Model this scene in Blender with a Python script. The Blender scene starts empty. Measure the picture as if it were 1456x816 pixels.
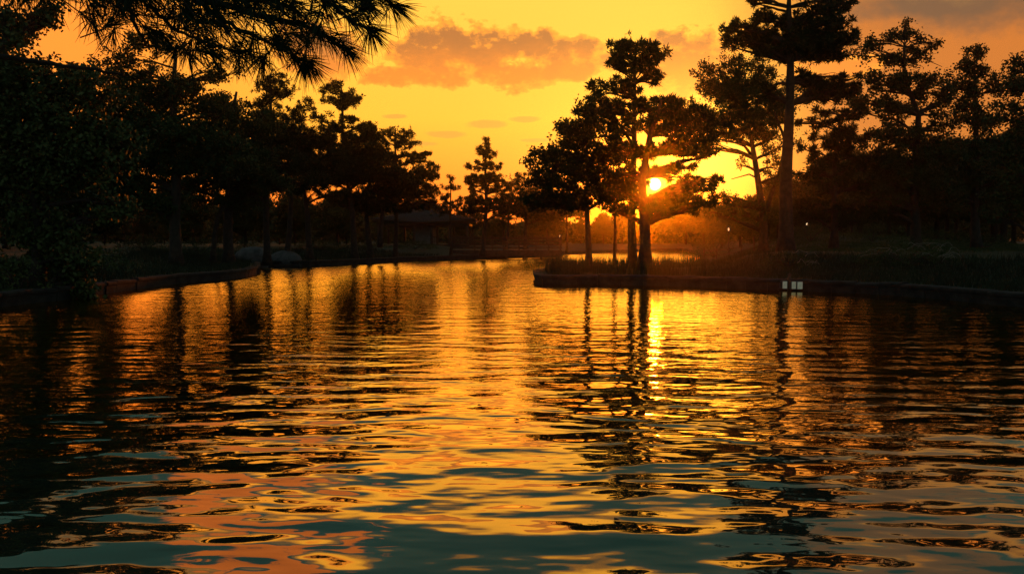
import bpy, bmesh, math, random
import numpy as np
from mathutils import Vector, Matrix
from mathutils.geometry import delaunay_2d_cdt

random.seed(7)
RNG = np.random.default_rng(11)
F = 1100.0            # focal length in photo pixels (1456 wide)
H = 2.0               # eye height above the water
YH = 340.0            # horizon row in the photo
TH = math.atan((408 - YH) / F)
COL = bpy.context.scene.collection
SC = bpy.context.scene


# ------------------------------------------------------------ measuring helpers
def at(px, py, Y):
    """world point seen at photo pixel px,py at distance Y in front of the camera"""
    a = (px - 728) / F
    b = -(py - 408) / F
    d = (a, math.cos(TH) + b * math.sin(TH), -math.sin(TH) + b * math.cos(TH))
    k = Y / d[1]
    return Vector((d[0] * k, Y, H + d[2] * k))


def on_water(px, py):
    p = at(px, py, 1.0)
    k = H / (H - p.z)
    return (p.x * k, k)


# ------------------------------------------------------------ object helpers
def link(o, parent=None):
    COL.objects.link(o)
    if parent is not None:
        o.parent = parent
    return o


def tag(o, label=None, cat=None, group=None, kind=None):
    if label: o['label'] = label
    if cat: o['category'] = cat
    if group: o['group'] = group
    if kind: o['kind'] = kind
    return o


def empty(name, loc, label, cat, group=None, rz=0):
    o = bpy.data.objects.new(name, None)
    o.location = loc
    o.rotation_euler = (0, 0, rz)
    o.empty_display_size = .3
    link(o)
    return tag(o, label, cat, group)


def mesh_np(name, V, Fc, mat, parent=None, smooth=False):
    """V (n,3) array; Fc (m,k) array of equal sided faces"""
    me = bpy.data.meshes.new(name)
    V = np.asarray(V, dtype=np.float32)
    Fc = np.asarray(Fc, dtype=np.int32)
    m, k = Fc.shape
    me.vertices.add(len(V)); me.vertices.foreach_set('co', V.ravel())
    me.loops.add(m * k); me.loops.foreach_set('vertex_index', Fc.ravel())
    me.polygons.add(m)
    me.polygons.foreach_set('loop_start', np.arange(0, m * k, k, dtype=np.int32))
    me.polygons.foreach_set('loop_total', np.full(m, k, dtype=np.int32))
    me.polygons.foreach_set('use_smooth', np.full(m, smooth, dtype=bool))
    me.update(calc_edges=True)
    me.materials.append(mat)
    return link(bpy.data.objects.new(name, me), parent)


class MB:
    def __init__(s): s.v = []; s.f = []

    def add(s, vs, fs):
        n = len(s.v); s.v += [tuple(v) for v in vs]; s.f += [tuple(i + n for i in f) for f in fs]

    def box(s, x0, x1, y0, y1, z0, z1):
        s.add([(x0, y0, z0), (x1, y0, z0), (x1, y1, z0), (x0, y1, z0), (x0, y0, z1), (x1, y0, z1), (x1, y1, z1), (x0, y1, z1)],
              [(0, 3, 2, 1), (4, 5, 6, 7), (0, 1, 5, 4), (1, 2, 6, 5), (2, 3, 7, 6), (3, 0, 4, 7)])

    def tube(s, pts, radii, n=8, cap=True):
        pts = [Vector(p) for p in pts]
        base = len(s.v)
        prev = None
        for i, p in enumerate(pts):
            d = (pts[min(i + 1, len(pts) - 1)] - pts[max(i - 1, 0)])
            d = d.normalized() if d.length > 1e-6 else Vector((0, 0, 1))
            if prev is None:
                u = d.orthogonal().normalized()
            else:
                u = (prev - d * prev.dot(d))
                u = u.normalized() if u.length > 1e-6 else d.orthogonal().normalized()
            prev = u
            w = d.cross(u)
            for k in range(n):
                a = 2 * math.pi * k / n
                s.v.append(tuple(p + (u * math.cos(a) + w * math.sin(a)) * radii[i]))
        for i in range(len(pts) - 1):
            for k in range(n):
                a = base + i * n + k; b = base + i * n + (k + 1) % n
                s.f.append((a, b, b + n, a + n))
        if cap:
            s.f.append(tuple(base + k for k in range(n))[::-1])
            s.f.append(tuple(base + (len(pts) - 1) * n + k for k in range(n)))

    def build(s, name, mat, parent=None, smooth=False, bevel=0):
        me = bpy.data.meshes.new(name)
        me.from_pydata(s.v, [], s.f)
        if smooth:
            me.polygons.foreach_set('use_smooth', [True] * len(me.polygons))
        me.materials.append(mat)
        me.update()
        o = link(bpy.data.objects.new(name, me), parent)
        if bevel:
            b = o.modifiers.new('bevel', 'BEVEL'); b.width = bevel; b.segments = 2; b.limit_method = 'ANGLE'
        return o


# ------------------------------------------------------------ materials
class NT:
    def __init__(s, tree): s.t = tree; s.n = tree.nodes; s.l = tree.links

    def new(s, kind, **kw):
        nd = s.n.new(kind)
        for k, v in kw.items(): setattr(nd, k, v)
        return nd

    def put(s, sock, v):
        if hasattr(v, 'is_linked') or isinstance(v, bpy.types.NodeSocket): s.l.new(v, sock)
        elif v is not None:
            if isinstance(v, (tuple, list)) and len(v) == 3 and len(getattr(sock, 'default_value', (0, 0, 0))) == 4:
                v = (*v, 1)
            sock.default_value = v

    def m(s, op, a, b=None, c=None, clamp=False):
        nd = s.new('ShaderNodeMath', operation=op, use_clamp=clamp)
        s.put(nd.inputs[0], a)
        if b is not None: s.put(nd.inputs[1], b)
        if c is not None: s.put(nd.inputs[2], c)
        return nd.outputs[0]

    def vm(s, op, a, b=None, scale=None):
        nd = s.new('ShaderNodeVectorMath', operation=op)
        s.put(nd.inputs[0], a)
        if b is not None: s.put(nd.inputs[1], b)
        if scale is not None: s.put(nd.inputs['Scale'], scale)
        return nd.outputs['Value'] if op in ('DOT_PRODUCT', 'LENGTH') else nd.outputs[0]

    def noise(s, vec, scale, detail=4, rough=.55, dist=0, out='Fac'):
        nd = s.new('ShaderNodeTexNoise')
        s.put(nd.inputs['Vector'], vec); nd.inputs['Scale'].default_value = scale
        nd.inputs['Detail'].default_value = detail; nd.inputs['Roughness'].default_value = rough
        nd.inputs['Distortion'].default_value = dist
        return nd.outputs[out]

    def step(s, x, a, b):
        nd = s.new('ShaderNodeMapRange', interpolation_type='SMOOTHSTEP')
        s.put(nd.inputs[0], x); s.put(nd.inputs[1], a); s.put(nd.inputs[2], b)
        nd.inputs[3].default_value = 0; nd.inputs[4].default_value = 1
        return nd.outputs[0]

    def mix(s, fac, a, b, mode='MIX'):
        nd = s.new('ShaderNodeMix', data_type='RGBA', blend_type=mode)
        s.put(nd.inputs[0], fac); s.put(nd.inputs[6], a); s.put(nd.inputs[7], b)
        return nd.outputs[2]

    def ramp(s, fac, stops):
        nd = s.new('ShaderNodeValToRGB')
        s.put(nd.inputs[0], fac)
        e = nd.color_ramp.elements
        while len(e) < len(stops): e.new(.5)
        for el, (p, c) in zip(e, stops): el.position = p; el.color = (*c, 1)
        return nd.outputs[0]


def material(name, c1, c2, scale=3.0, rough=.8, bump=.0, bscale=20, spec=.3, detail=5, emit=None):
    mt = bpy.data.materials.new(name); mt.use_nodes = True
    t = NT(mt.node_tree)
    bs = t.n['Principled BSDF']
    tc = t.new('ShaderNodeTexCoord').outputs['Object']
    n = t.noise(tc, scale, detail)
    t.put(bs.inputs['Base Color'], t.ramp(n, [(.35, c1), (.65, c2)]))
    bs.inputs['Roughness'].default_value = rough
    bs.inputs['Specular IOR Level'].default_value = spec
    if bump:
        b = t.new('ShaderNodeBump'); b.inputs['Strength'].default_value = 1; b.inputs['Distance'].default_value = bump
        t.put(b.inputs['Height'], t.noise(tc, bscale, 6)); t.put(bs.inputs['Normal'], b.outputs[0])
    if emit:
        bs.inputs['Emission Color'].default_value = (*emit[0], 1); bs.inputs['Emission Strength'].default_value = emit[1]
    return mt


M = {
    'bark': material('bark', (.035, .027, .02), (.07, .05, .035), 4, .9, .03, 18),
    'bark_red': material('bark_red', (.05, .03, .02), (.09, .05, .03), 4, .9, .03, 18),
    'needle': material('needle', (.018, .034, .012), (.032, .05, .018), 1.2, .7, spec=.15),
    'leaf': material('leaf', (.03, .052, .016), (.055, .085, .022), 1.0, .65, spec=.2),
    'leaf_light': material('leaf_light', (.05, .075, .02), (.10, .12, .03), 1.6, .6, spec=.25),
    'ground': material('ground', (.022, .03, .014), (.05, .06, .025), .7, .95, .05, 6),
    'grass': material('grass', (.035, .06, .018), (.07, .10, .03), .6, .8, spec=.2),
    'reed': material('reed', (.03, .04, .015), (.06, .06, .03), 2, .8, spec=.2),
    'kerb': material('kerb', (.022, .019, .016), (.055, .046, .038), 2.5, .85, .02, 14),
    'rock': material('rock', (.07, .065, .06), (.15, .14, .13), 2.2, .85, .04, 7),
    'wood': material('wood', (.05, .035, .025), (.09, .065, .045), 3, .75, .005, 30),
    'tile': material('tile', (.03, .033, .033), (.06, .063, .06), 3, .6, .01, 20),
    'plaster': material('plaster', (.16, .17, .15), (.24, .24, .22), 2, .9),
    'pale_twig': material('pale_twig', (.16, .145, .11), (.34, .31, .24), 3, .8),
    'metal': material('metal', (.03, .03, .03), (.06, .06, .06), 6, .5),
    'lamp': material('lamp_glow', (.8, .75, .5), (.8, .75, .5), 1, .5, emit=((1, .82, .42), 1.2)),
    'panel': material('panel_glow', (.5, .52, .42), (.62, .62, .5), 9, .5, emit=((.62, .66, .42), .11)),  # faint emission added so the pale kerb panels look bright
    'dry_leaf': material('dry_leaf', (.05, .03, .015), (.12, .07, .03), 9, .7),
}

# ------------------------------------------------------------ pond outline
pond_px = [(0, 437), (80, 428), (150, 418), (250, 404), (335, 396), (366, 389), (374, 380.5), (440, 379.5), (520, 375.5), (580, 372), (640, 369.8)]
P = [on_water(*p) for p in pond_px]


def atD(px, D): return ((px - 728) / F * D, D)


P += [(0.5 * (P[-1][0] + atD(700, 78)[0]), 77), atD(720, 82), atD(790, 88), atD(800, 99), atD(870, 114), atD(950, 128), atD(978, 127),
      atD(992, 100), atD(1000, 72), atD(985, 53), atD(940, 46), atD(860, 43.5), atD(790, 42.5), atD(764, 40), atD(762, 37)]
P += [on_water(*p) for p in [(772, 405), (850, 405), (950, 407), (1060, 411), (1150, 414.5), (1250, 419), (1350, 427), (1456, 437)]]
P += [(18.5, 19), (19, 14), (15, 8), (9, 3.5), (4, 1.6), (-1, 1.2), (-5, 2.0), (-7.5, 5.0), (-9.6, 10), (-13, 16)]


def resample(poly, step):
    out = []
    n = len(poly)
    for i in range(n):            # Catmull-Rom
        p0, p1, p2, p3 = [Vector(poly[(i + k) % n]) for k in (-1, 0, 1, 2)]
        L = (p2 - p1).length
        k = max(2, int(L / step))
        for j in range(k):
            t = j / k
            q = .5 * ((2 * p1) + (p2 - p0) * t + (2 * p0 - 5 * p1 + 4 * p2 - p3) * t * t + (3 * p1 - p0 - 3 * p2 + p3) * t ** 3)
            lin = p1.lerp(p2, t)
            q = q if (q - lin).length < L * .12 else lin.lerp(q, .5)
            out.append((q.x, q.y))
    return out


SH = np.array(resample(P, .8))
SA, SB = SH, np.roll(SH, -1, axis=0)


def shore_dist(xy):
    xy = np.atleast_2d(xy).astype(float)
    out = np.full(len(xy), 1e9)
    for i0 in range(0, len(xy), 4000):
        q = xy[i0:i0 + 4000, None, :]
        ab = SB - SA
        t = np.clip(((q - SA) * ab).sum(-1) / (ab * ab).sum(-1), 0, 1)
        c = SA + t[..., None] * ab
        out[i0:i0 + 4000] = np.sqrt(((q - c) ** 2).sum(-1)).min(1)
    return out


def in_pond(xy):
    xy = np.atleast_2d(xy)
    x, y = xy[:, 0:1], xy[:, 1:2]
    a, b = SA, SB
    c = ((a[:, 1] > y) != (b[:, 1] > y)) & (x < (b[:, 0] - a[:, 0]) * (y - a[:, 1]) / (b[:, 1] - a[:, 1] + 1e-12) + a[:, 0])
    return (c.sum(1) % 2) == 1


KZ = .42


def height(xy):
    xy = np.atleast_2d(xy).astype(float)
    d = shore_dist(xy)
    t = np.clip((d - .8) / 8.5, 0, 1); t = t * t * (3 - 2 * t)
    far = np.clip((xy[:, 1] - 95) / 40, 0, 1)
    z = KZ - .03 + t * (.95 - .25 * far)
    x, y = xy[:, 0], xy[:, 1]
    spit = np.clip((12 - x) / 2, 0, 1) * np.clip((x - 0) / 1, 0, 1) * np.clip((50 - y) / 2, 0, 1)
    z -= (z - KZ) * .85 * spit
    z += 1.25 * np.exp(-(((x - 24) / 11) ** 2 + ((y - 66) / 11) ** 2)) * t
    z += t * (.10 * np.sin(x * .31 + 1) * np.cos(y * .27) + .05 * np.sin(x * .9 + y * .7))
    z += np.clip((y - 150) / 150, 0, 1) * 1.0
    return z


def gz(x, y): return float(height([(x, y)])[0])


# ground sheet
pts = [Vector(p) for p in SH]
edges = [(i, (i + 1) % len(SH)) for i in range(len(SH))]
ext = []
for step, x0, x1, y0, y1 in ((1.3, -45, 45, -6, 75), (3.5, -110, 110, -20, 150), (14, -420, 420, -100, 420), (150, -2400, 2400, -900, 2700)):
    xs = np.arange(x0, x1 + .1, step); ys = np.arange(y0, y1 + .1, step)
    g = np.stack(np.meshgrid(xs, ys), -1).reshape(-1, 2)
    g = g + RNG.uniform(-.3, .3, g.shape) * step
    ext.append((g, (x0, x1, y0, y1)))
allp = []
inner = None
for g, bx in ext:
    if inner is not None:
        k = (g[:, 0] > inner[0]) & (g[:, 0] < inner[1]) & (g[:, 1] > inner[2]) & (g[:, 1] < inner[3])
        g = g[~k]
    inner = bx
    allp.append(g)
g = np.concatenate(allp)
keep = ~np.concatenate([in_pond(g[i:i + 5000]) for i in range(0, len(g), 5000)])
g = g[keep]; g = g[shore_dist(g) > .35]
ring = []
for k in range(len(SH)):       # a row just inside the bank so the kerb sits cleanly
    t = SB[k] - SA[k - 1]; t = t / np.linalg.norm(t)
    ring.append(SA[k] + np.array([t[1], -t[0]]) * .5)
ring = np.array(ring)
if in_pond(ring).mean() > .5:
    ring = 2 * SA - ring; OUT = -1
else:
    OUT = 1
ring = ring[~in_pond(ring)]
ring = ring[shore_dist(ring) > .4]
g = np.concatenate([g, ring])
pts += [Vector(p) for p in g]
vo, eo, fo, *_ = delaunay_2d_cdt(pts, edges, [], 0, 1e-4)
vo = np.array([(v.x, v.y) for v in vo])
fo = np.array([f for f in fo if len(f) == 3])
cen = vo[fo].mean(1)
ip = np.concatenate([in_pond(cen[i:i + 5000]) for i in range(0, len(cen), 5000)])
fo = fo[~ip]
z = height(vo)
gr = mesh_np('ground', np.column_stack([vo, z]), fo, M['ground'], smooth=True)
tag(gr, kind='structure')

# kerb: stone edging all round the pond, a wall into the water with a lip
N = len(SH)
nrm = np.zeros_like(SH)
for k in range(N):
    t = SB[k] - SA[k - 1]; t = t / np.linalg.norm(t)
    nrm[k] = np.array([t[1], -t[0]]) * OUT      # towards land
prof = [(.0, -.6), (-.02, .0), (-.05, KZ - .12), (-.10, KZ - .10), (-.11, KZ - .02), (-.08, KZ + .02), (.22, KZ + .035), (.30, KZ + .01), (.31, KZ - .25)]
V = []; Fk = []
m = len(prof)
kr = np.random.default_rng(4)
for k in range(N):                       # one dressed stone after another, each set a little differently
    A0, A1 = SH[k], SB[k]
    n0, n1 = nrm[k], nrm[(k + 1) % N]
    j0 = kr.normal(0, .014); jz = kr.normal(0, .012); tz = kr.normal(0, .008)
    b0 = len(V)
    for uu, (q0, nn) in ((.0, (A0, n0)), (.015, (A0, n0)), (.985, (A1, n1)), (1.0, (A1, n1))):
        q0 = A0 + (A1 - A0) * uu
        dip = .012 if uu in (0.0, 1.0) else 0
        for o_, z_ in prof:
            q = q0 + nn * (o_ + j0 + dip)
            V.append((q[0], q[1], z_ + ((jz + tz * (uu - .5) * 2 - dip) if z_ > .1 else 0)))
    Fk += [(b0 + c_ * m + i, b0 + (c_ + 1) * m + i, b0 + (c_ + 1) * m + i + 1, b0 + c_ * m + i + 1) for c_ in range(3) for i in range(m - 1)]
tag(mesh_np('kerb', V, Fk, M['kerb'], smooth=False), kind='structure')

# ------------------------------------------------------------ water
wm = bpy.data.materials.new('water'); wm.use_nodes = True
t = NT(wm.node_tree); bs = t.n['Principled BSDF']
bs.inputs['Base Color'].default_value = (.010, .026, .022, 1)
bs.inputs['Roughness'].default_value = .02
bs.inputs['IOR'].default_value = 2.6
pos = t.new('ShaderNodeTexCoord').outputs['Object']
sep = t.new('ShaderNodeSeparateXYZ'); t.put(sep.inputs[0], pos)
dist = t.vm('LENGTH', pos)


def stretched(sx, sy, off=0):
    mp = t.new('ShaderNodeMapping'); t.put(mp.inputs[0], pos)
    mp.inputs['Scale'].default_value = (sx, sy, 1); mp.inputs['Location'].default_value = (off, off * 1.7, 0)
    mp.inputs['Rotation'].default_value = (0, 0, .08)
    return mp.outputs[0]


warp = t.vm('SCALE', t.vm('SUBTRACT', t.noise(stretched(.5, .5, 21), 1.0, 1, out='Color'), (.5, .5, .5)), scale=.9)


def wav(sx, sy, off, det=1.0, ro=.4):
    return t.noise(t.vm('ADD', stretched(sx, sy, off), warp), 1.0, det, ro)


swell = wav(.75, 1.8, 0)                    # slow smooth swell near the bank
mid = wav(1.5, 3.3, 3, 1.3)                  # hand wide wavelets
small = wav(3.0, 6.0, 29, 1.2)
fine = wav(5.0, 9.0, 9, 2, .5)               # ripples
gust = wav(5.5, 3.6, 17, 2, .55)             # wind texture farther out
breeze = wav(4.2, .85, 13, 2, .55)           # long lines of wind far out
patch = t.noise(stretched(.30, .16, 5), 1.0, 2)
pt = t.step(patch, .35, .65)
h = t.m('MULTIPLY', swell, .050)
h = t.m('MULTIPLY', h, t.m('MULTIPLY_ADD', t.step(dist, 9, 26), -.65, 1))
h = t.m('MULTIPLY_ADD', mid, t.m('MULTIPLY', t.m('MULTIPLY_ADD', pt, .014, .011), t.m('MULTIPLY_ADD', t.step(dist, 9, 24), -.72, 1)), h)
h = t.m('MULTIPLY_ADD', t.m('MULTIPLY', small, t.m('MULTIPLY_ADD', t.step(dist, 9, 22), -.6, 1)), .0062, h)
h = t.m('MULTIPLY_ADD', t.m('MULTIPLY', fine, t.m('MULTIPLY', t.m('SUBTRACT', t.step(dist, 6.5, 14), t.m('MULTIPLY', t.step(dist, 20, 45), .6)), t.m('MULTIPLY_ADD', pt, .6, .5))), .0065, h)
h = t.m('MULTIPLY_ADD', t.m('MULTIPLY', gust, t.step(dist, 11, 24)), .009, h)
h = t.m('MULTIPLY_ADD', t.m('MULTIPLY', breeze, t.step(dist, 20, 45)), .030, h)
b = t.new('ShaderNodeBump'); b.inputs['Strength'].default_value = 1; b.inputs['Distance'].default_value = 1
t.put(b.inputs['Height'], h)
# normals tilted towards the near bank, added to brighten the far reflections
lean = t.vm('SCALE', (.006, -1.0, 0), scale=t.m('MULTIPLY_ADD', t.step(dist, 16, 50), .046, t.m('MULTIPLY', t.step(dist, 8, 20), .022)))
nrm_w = t.vm('NORMALIZE', t.vm('ADD', b.outputs[0], lean))
t.n.remove(bs)
body = t.new('ShaderNodeBsdfDiffuse'); body.inputs['Color'].default_value = (.012, .034, .028, 1)
gl = t.new('ShaderNodeBsdfGlossy'); gl.inputs['Color'].default_value = (1, .80, .48, 1); gl.distribution = 'MULTI_GGX'; t.put(gl.inputs['Roughness'], t.m('MULTIPLY_ADD', t.step(dist, 12, 60), .07, .012))
fr = t.new('ShaderNodeFresnel'); fr.inputs['IOR'].default_value = 1.36
for nd in (body, gl, fr): t.put(nd.inputs['Normal'], nrm_w)
ms = t.new('ShaderNodeMixShader')
t.put(ms.inputs[0], t.m('MULTIPLY_ADD', fr.outputs[0], 2.7, .10, clamp=True))
t.l.new(body.outputs[0], ms.inputs[1]); t.l.new(gl.outputs[0], ms.inputs[2])
t.l.new(ms.outputs[0], t.n['Material Output'].inputs['Surface'])
xs = [-60, 60]; WV = [(-60, -5, 0), (60, -5, 0), (60, 140, 0), (-60, 140, 0)]
tag(mesh_np('water', WV, [(0, 1, 2, 3)], wm), kind='structure')
tag(mesh_np('pond_bed', [(x, y, -.9) for x, y, _ in WV], [(0, 1, 2, 3)], M['ground']), kind='structure')


# ------------------------------------------------------------ foliage
def rand_dirs(n):
    v = RNG.normal(size=(n, 3)); return v / np.linalg.norm(v, axis=1, keepdims=True)


def blob_points(c, r, n, flat=0.0, shell=.5):
    """n points in an uneven ellipsoid; flat>0 squashes the lower half"""
    d = rand_dirs(n)
    K = rand_dirs(26); amp = RNG.uniform(-.32, .42, 26)
    dots = d @ K.T
    lob = 1 + (np.exp((dots - 1) * 20) * amp).sum(1)
    rad = RNG.uniform(0, 1, n) ** (1 / (3 + shell * 1.2)) * lob
    p = d * rad[:, None]
    if flat: p[:, 2] = np.where(p[:, 2] < 0, p[:, 2] * (1 - flat), p[:, 2])
    return c + p * r


def leaves(centers, per, length, width, up=.0, spread=0.0):
    """kite shaped leaves radiating from each centre -> V,F"""
    n = len(centers) * per
    c = np.repeat(centers, per, axis=0)
    if spread: c = c + RNG.normal(0, spread, c.shape)
    d = rand_dirs(n); d[:, 2] += up; d /= np.linalg.norm(d, axis=1, keepdims=True)
    s = np.cross(d, rand_dirs(n)); s /= np.linalg.norm(s, axis=1, keepdims=True) + 1e-9
    L = (length * RNG.uniform(.65, 1.25, n))[:, None]; W = (width * RNG.uniform(.7, 1.3, n))[:, None]
    V = np.stack([c, c + d * L * .5 + s * W, c + d * L, c + d * L * .5 - s * W], 1).reshape(-1, 3)
    return V, np.arange(n * 4).reshape(-1, 4)


def limb(mb, a, b, r0, r1, sag=.0, n=6, k=5, wig=.06):
    a, b = Vector(a), Vector(b)
    L = (b - a).length
    ps = []
    for i in range(k + 1):
        u = i / k
        p = a.lerp(b, u)
        p.z += sag * L * math.sin(math.pi * u)
        if 0 < i < k: p += Vector((random.uniform(-1, 1), random.uniform(-1, 1), random.uniform(-1, 1))) * L * wig * .5
        ps.append(p)
    mb.tube(ps, [r0 + (r1 - r0) * (i / k) for i in range(k + 1)], n)
    return ps


STY = {   # per m3 density, leaves per tuft, leaf length, half width, up bias, spread, flat, material
    'pine': dict(dens=31, per=12, L=.27, W=.029, up=.45, spread=.03, flat=.3, mat='needle'),
    'broad': dict(dens=33, per=10, L=.18, W=.05, up=.05, spread=.12, flat=.1, mat='leaf'),
    'light': dict(dens=21, per=10, L=.17, W=.052, up=.0, spread=.13, flat=.0, mat='leaf_light'),
}


def tree(name, label, D, trunk_px, w_px, blobs, style='pine', forks=(), group='trees round the pond', mats=None, dens=1.0, cat='tree', scale=1.0, bark='bark'):
    """trunk_px: trunk course from base to tip in photo pixels; blobs: (px,py,rx,ry[,density])"""
    S = dict(STY[style]); k = D / F
    bx = at(trunk_px[0][0], trunk_px[0][1], D)
    base = Vector((bx.x, D, gz(bx.x, D)))
    root = empty(name, base, label, cat, group)
    path = [Vector((0, 0, -.15))]
    for i, (px, py) in enumerate(trunk_px[1:]):
        q = at(px, py, D) - base
        q.y = random.uniform(-.15, .15) * (i + 1)
        path.append(q)
    mb = MB()
    # refine the course
    fine_p, fine_r = [], []
    r0 = w_px * k / 2
    tot = sum((path[i + 1] - path[i]).length for i in range(len(path) - 1)); acc = 0
    for i in range(len(path) - 1):
        seg = max(2, int((path[i + 1] - path[i]).length / .8))
        for j in range(seg):
            u = j / seg
            p = path[i].lerp(path[i + 1], u)
            s = (acc + (path[i + 1] - path[i]).length * u) / tot
            p += Vector((math.sin(s * 9 + D), math.cos(s * 7 + D), 0)) * .05 * min(1, s * 5)
            fine_p.append(p); fine_r.append(r0 * (1 - .72 * s) * (1 + .55 * math.exp(-s * 28)))
        acc += (path[i + 1] - path[i]).length
    fine_p.append(path[-1]); fine_r.append(r0 * .2)
    mb.tube(fine_p, fine_r, 12)

    def trunk_at(z):
        best = min(range(len(fine_p)), key=lambda i: abs(fine_p[i].z - z))
        return fine_p[best], fine_r[best]
    for course, wf in forks:
        fp = [at(px, py, D) - base for px, py in course]
        fp = [Vector((p.x, p.y + random.uniform(-.1, .1), p.z)) for p in fp]
        ref = []
        for i in range(len(fp) - 1):
            for j in range(4): ref.append(fp[i].lerp(fp[i + 1], j / 4) + Vector((0, random.uniform(-.04, .04), 0)))
        ref.append(fp[-1])
        mb.tube(ref, [wf * k / 2 * (1 - .65 * i / (len(ref) - 1)) for i in range(len(ref))], 8)
    cents = []
    parts = []
    for bl in blobs:          # break each mass of the crown into uneven smaller ones
        if bl[2] < 15: parts.append(bl); continue
        kk_ = 4 if bl[2] < 32 else 6
        for q_ in range(kk_):
            a_ = q_ * 6.283 / kk_ + random.uniform(-.4, .4); rr_ = random.uniform(.35, .8)
            parts.append((bl[0] + bl[2] * rr_ * math.cos(a_), bl[1] + bl[3] * rr_ * math.sin(a_), bl[2] * random.uniform(.38, .62), bl[3] * random.uniform(.42, .66), (bl[4] if len(bl) > 4 else 1) * random.uniform(.8, 1.5)))
    for bl in parts:
        px, py, rx, ry = bl[:4]; dn = bl[4] if len(bl) > 4 else 1.0
        c = at(px, py, D) - base
        off = abs(c.x - trunk_at(c.z)[0].x)
        R = np.array([rx * k, max(rx, ry) * k * .85, ry * k])
        c.y = random.uniform(-.35, .35) * R[1]
        vol = 4.19 * R[0] * R[1] * R[2]
        n = int(vol * S['dens'] * dn * dens) + 8
        # thick blobs need fewer tufts in the middle
        n = int(min(n, 14000))
        if trunk_px[0][0] < 580: n = int(n * 1.35)
        cs = blob_points(np.array(c), R, n // 6 + 1, S['flat'])
        cs = np.repeat(cs, 6, axis=0) + RNG.normal(0, .13, (len(cs) * 6, 3)) * RNG.choice([.8, 1.1, 2.6], (len(cs) * 6, 1), p=[.5, .34, .16]) * min(1, R[2] * 1.5)
        cents.append(cs)
        tp, tr = trunk_at(c.z - .35 * R[2] - off * .25)
        ps = limb(mb, tp, c - Vector((0, 0, R[2] * .25)), max(.03, min(tr * .55, .14)), .03, .06)
        for q in cs[RNG.choice(len(cs), min(len(cs), 9), replace=False)]:
            limb(mb, ps[random.choice((2, 3, 4, 5))], q, .028, .01, .05, 4, 3, .12)
    mb.build('trunk', M[bark], root, smooth=True)
    cs = np.concatenate(cents)
    Vv, Ff = leaves(cs, S['per'], S['L'] * scale, S['W'] * scale, S['up'], S['spread'])
    mesh_np('crown', Vv, Ff, M[mats or S['mat']], root)
    return root


# ---- left side -------------------------------------------------------------
tree('broadleaf_tree', 'leafy tree at the left edge with low boughs drooping to the kerb', 26,
     [(52, 372), (55, 300), (48, 230), (30, 150), (20, 80)], 18,
     [(-40, 150, 110, 90), (55, 195, 85, 60), (40, 120, 75, 35), (115, 130, 50, 28), (110, 235, 75, 42), (20, 270, 70, 40), (160, 300, 30, 16, .8),
      (60, 330, 62, 24), (105, 372, 46, 26), (115, 412, 25, 17, .7), (10, 385, 40, 28, .7), (20, 30, 36, 16, .35), (65, 22, 30, 20, .7), (-20, 60, 60, 40, .6), (150, 195, 45, 30)],
     'light', forks=[([(50, 330), (20, 290), (-10, 240)], 8), ([(53, 300), (90, 250), (120, 220)], 7)], dens=1.35, mats='leaf_light')
tree('broadleaf_tree', 'tall straight tree with the thickest trunk of the left bank, left of the boulders', 41,
     [(250, 352), (249, 250), (250, 150), (247, 70)], 17,
     [(245, 205, 75, 34), (190, 170, 55, 40), (180, 240, 60, 34), (215, 285, 45, 22, .7), (300, 225, 55, 30), (240, 128, 55, 24, .6), (180, 100, 45, 26, .6), (290, 160, 45, 22, .6), (225, 62, 40, 16, .35), (310, 105, 30, 14, .5), (150, 215, 40, 40)],
     'broad', dens=.95)
tree('broadleaf_tree', 'sturdy dark trunk standing just left of the boulders, leafy crown', 47,
     [(325, 352), (325, 270), (328, 190), (335, 130)], 15,
     [(330, 230, 60, 34), (290, 262, 42, 20), (350, 180, 42, 26), (370, 262, 40, 20, .8), (310, 150, 36, 18, .7), (345, 290, 30, 9, .5)], 'broad')
tree('broadleaf_tree', 'slim leaning sapling between two thick trunks on the left bank', 46,
     [(301, 352), (310, 310), (322, 270), (330, 235)], 8, [(335, 235, 38, 20), (300, 285, 22, 8, .5)], 'broad')
tree('pine_tree', 'straight pine rising right behind the boulders, rounded top under the overhanging needles', 52,
     [(379, 352), (380, 270), (384, 190), (387, 125)], 10,
     [(388, 131, 30, 22), (370, 155, 24, 14), (378, 188, 42, 24), (365, 225, 52, 26), (398, 255, 48, 22), (350, 272, 35, 12, .7)], 'pine')
tree('pine_tree', 'pine with a trunk leaning slightly right, nearest the flat stone ledge', 56,
     [(407, 352), (412, 300), (420, 250), (430, 175)], 9,
     [(432, 165, 26, 18), (438, 196, 40, 18), (415, 225, 44, 24), (425, 262, 40, 14)], 'pine')
tree('pine_tree', 'pine whose trunk bends left as it rises, beside the leaning one', 58,
     [(440, 352), (438, 310), (430, 270), (432, 220)], 10,
     [(450, 238, 42, 20), (462, 275, 30, 10, .6), (425, 205, 36, 18)], 'pine')
tree('pine_tree', 'tallest pine of the left bank, bushy round head on a bare stem', 62,
     [(505, 352), (500, 300), (492, 240), (487, 190), (485, 125)], 9,
     [(484, 132, 24, 15, .9), (472, 146, 14, 9, .9), (500, 141, 15, 12, .9), (488, 152, 16, 8, .7), (497, 171, 16, 7, .7), (518, 183, 20, 8, .9), (470, 182, 26, 9), (508, 196, 34, 12), (495, 222, 55, 18), (480, 252, 48, 18), (455, 205, 22, 9), (520, 240, 42, 20), (500, 282, 40, 12)], 'pine')
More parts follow.
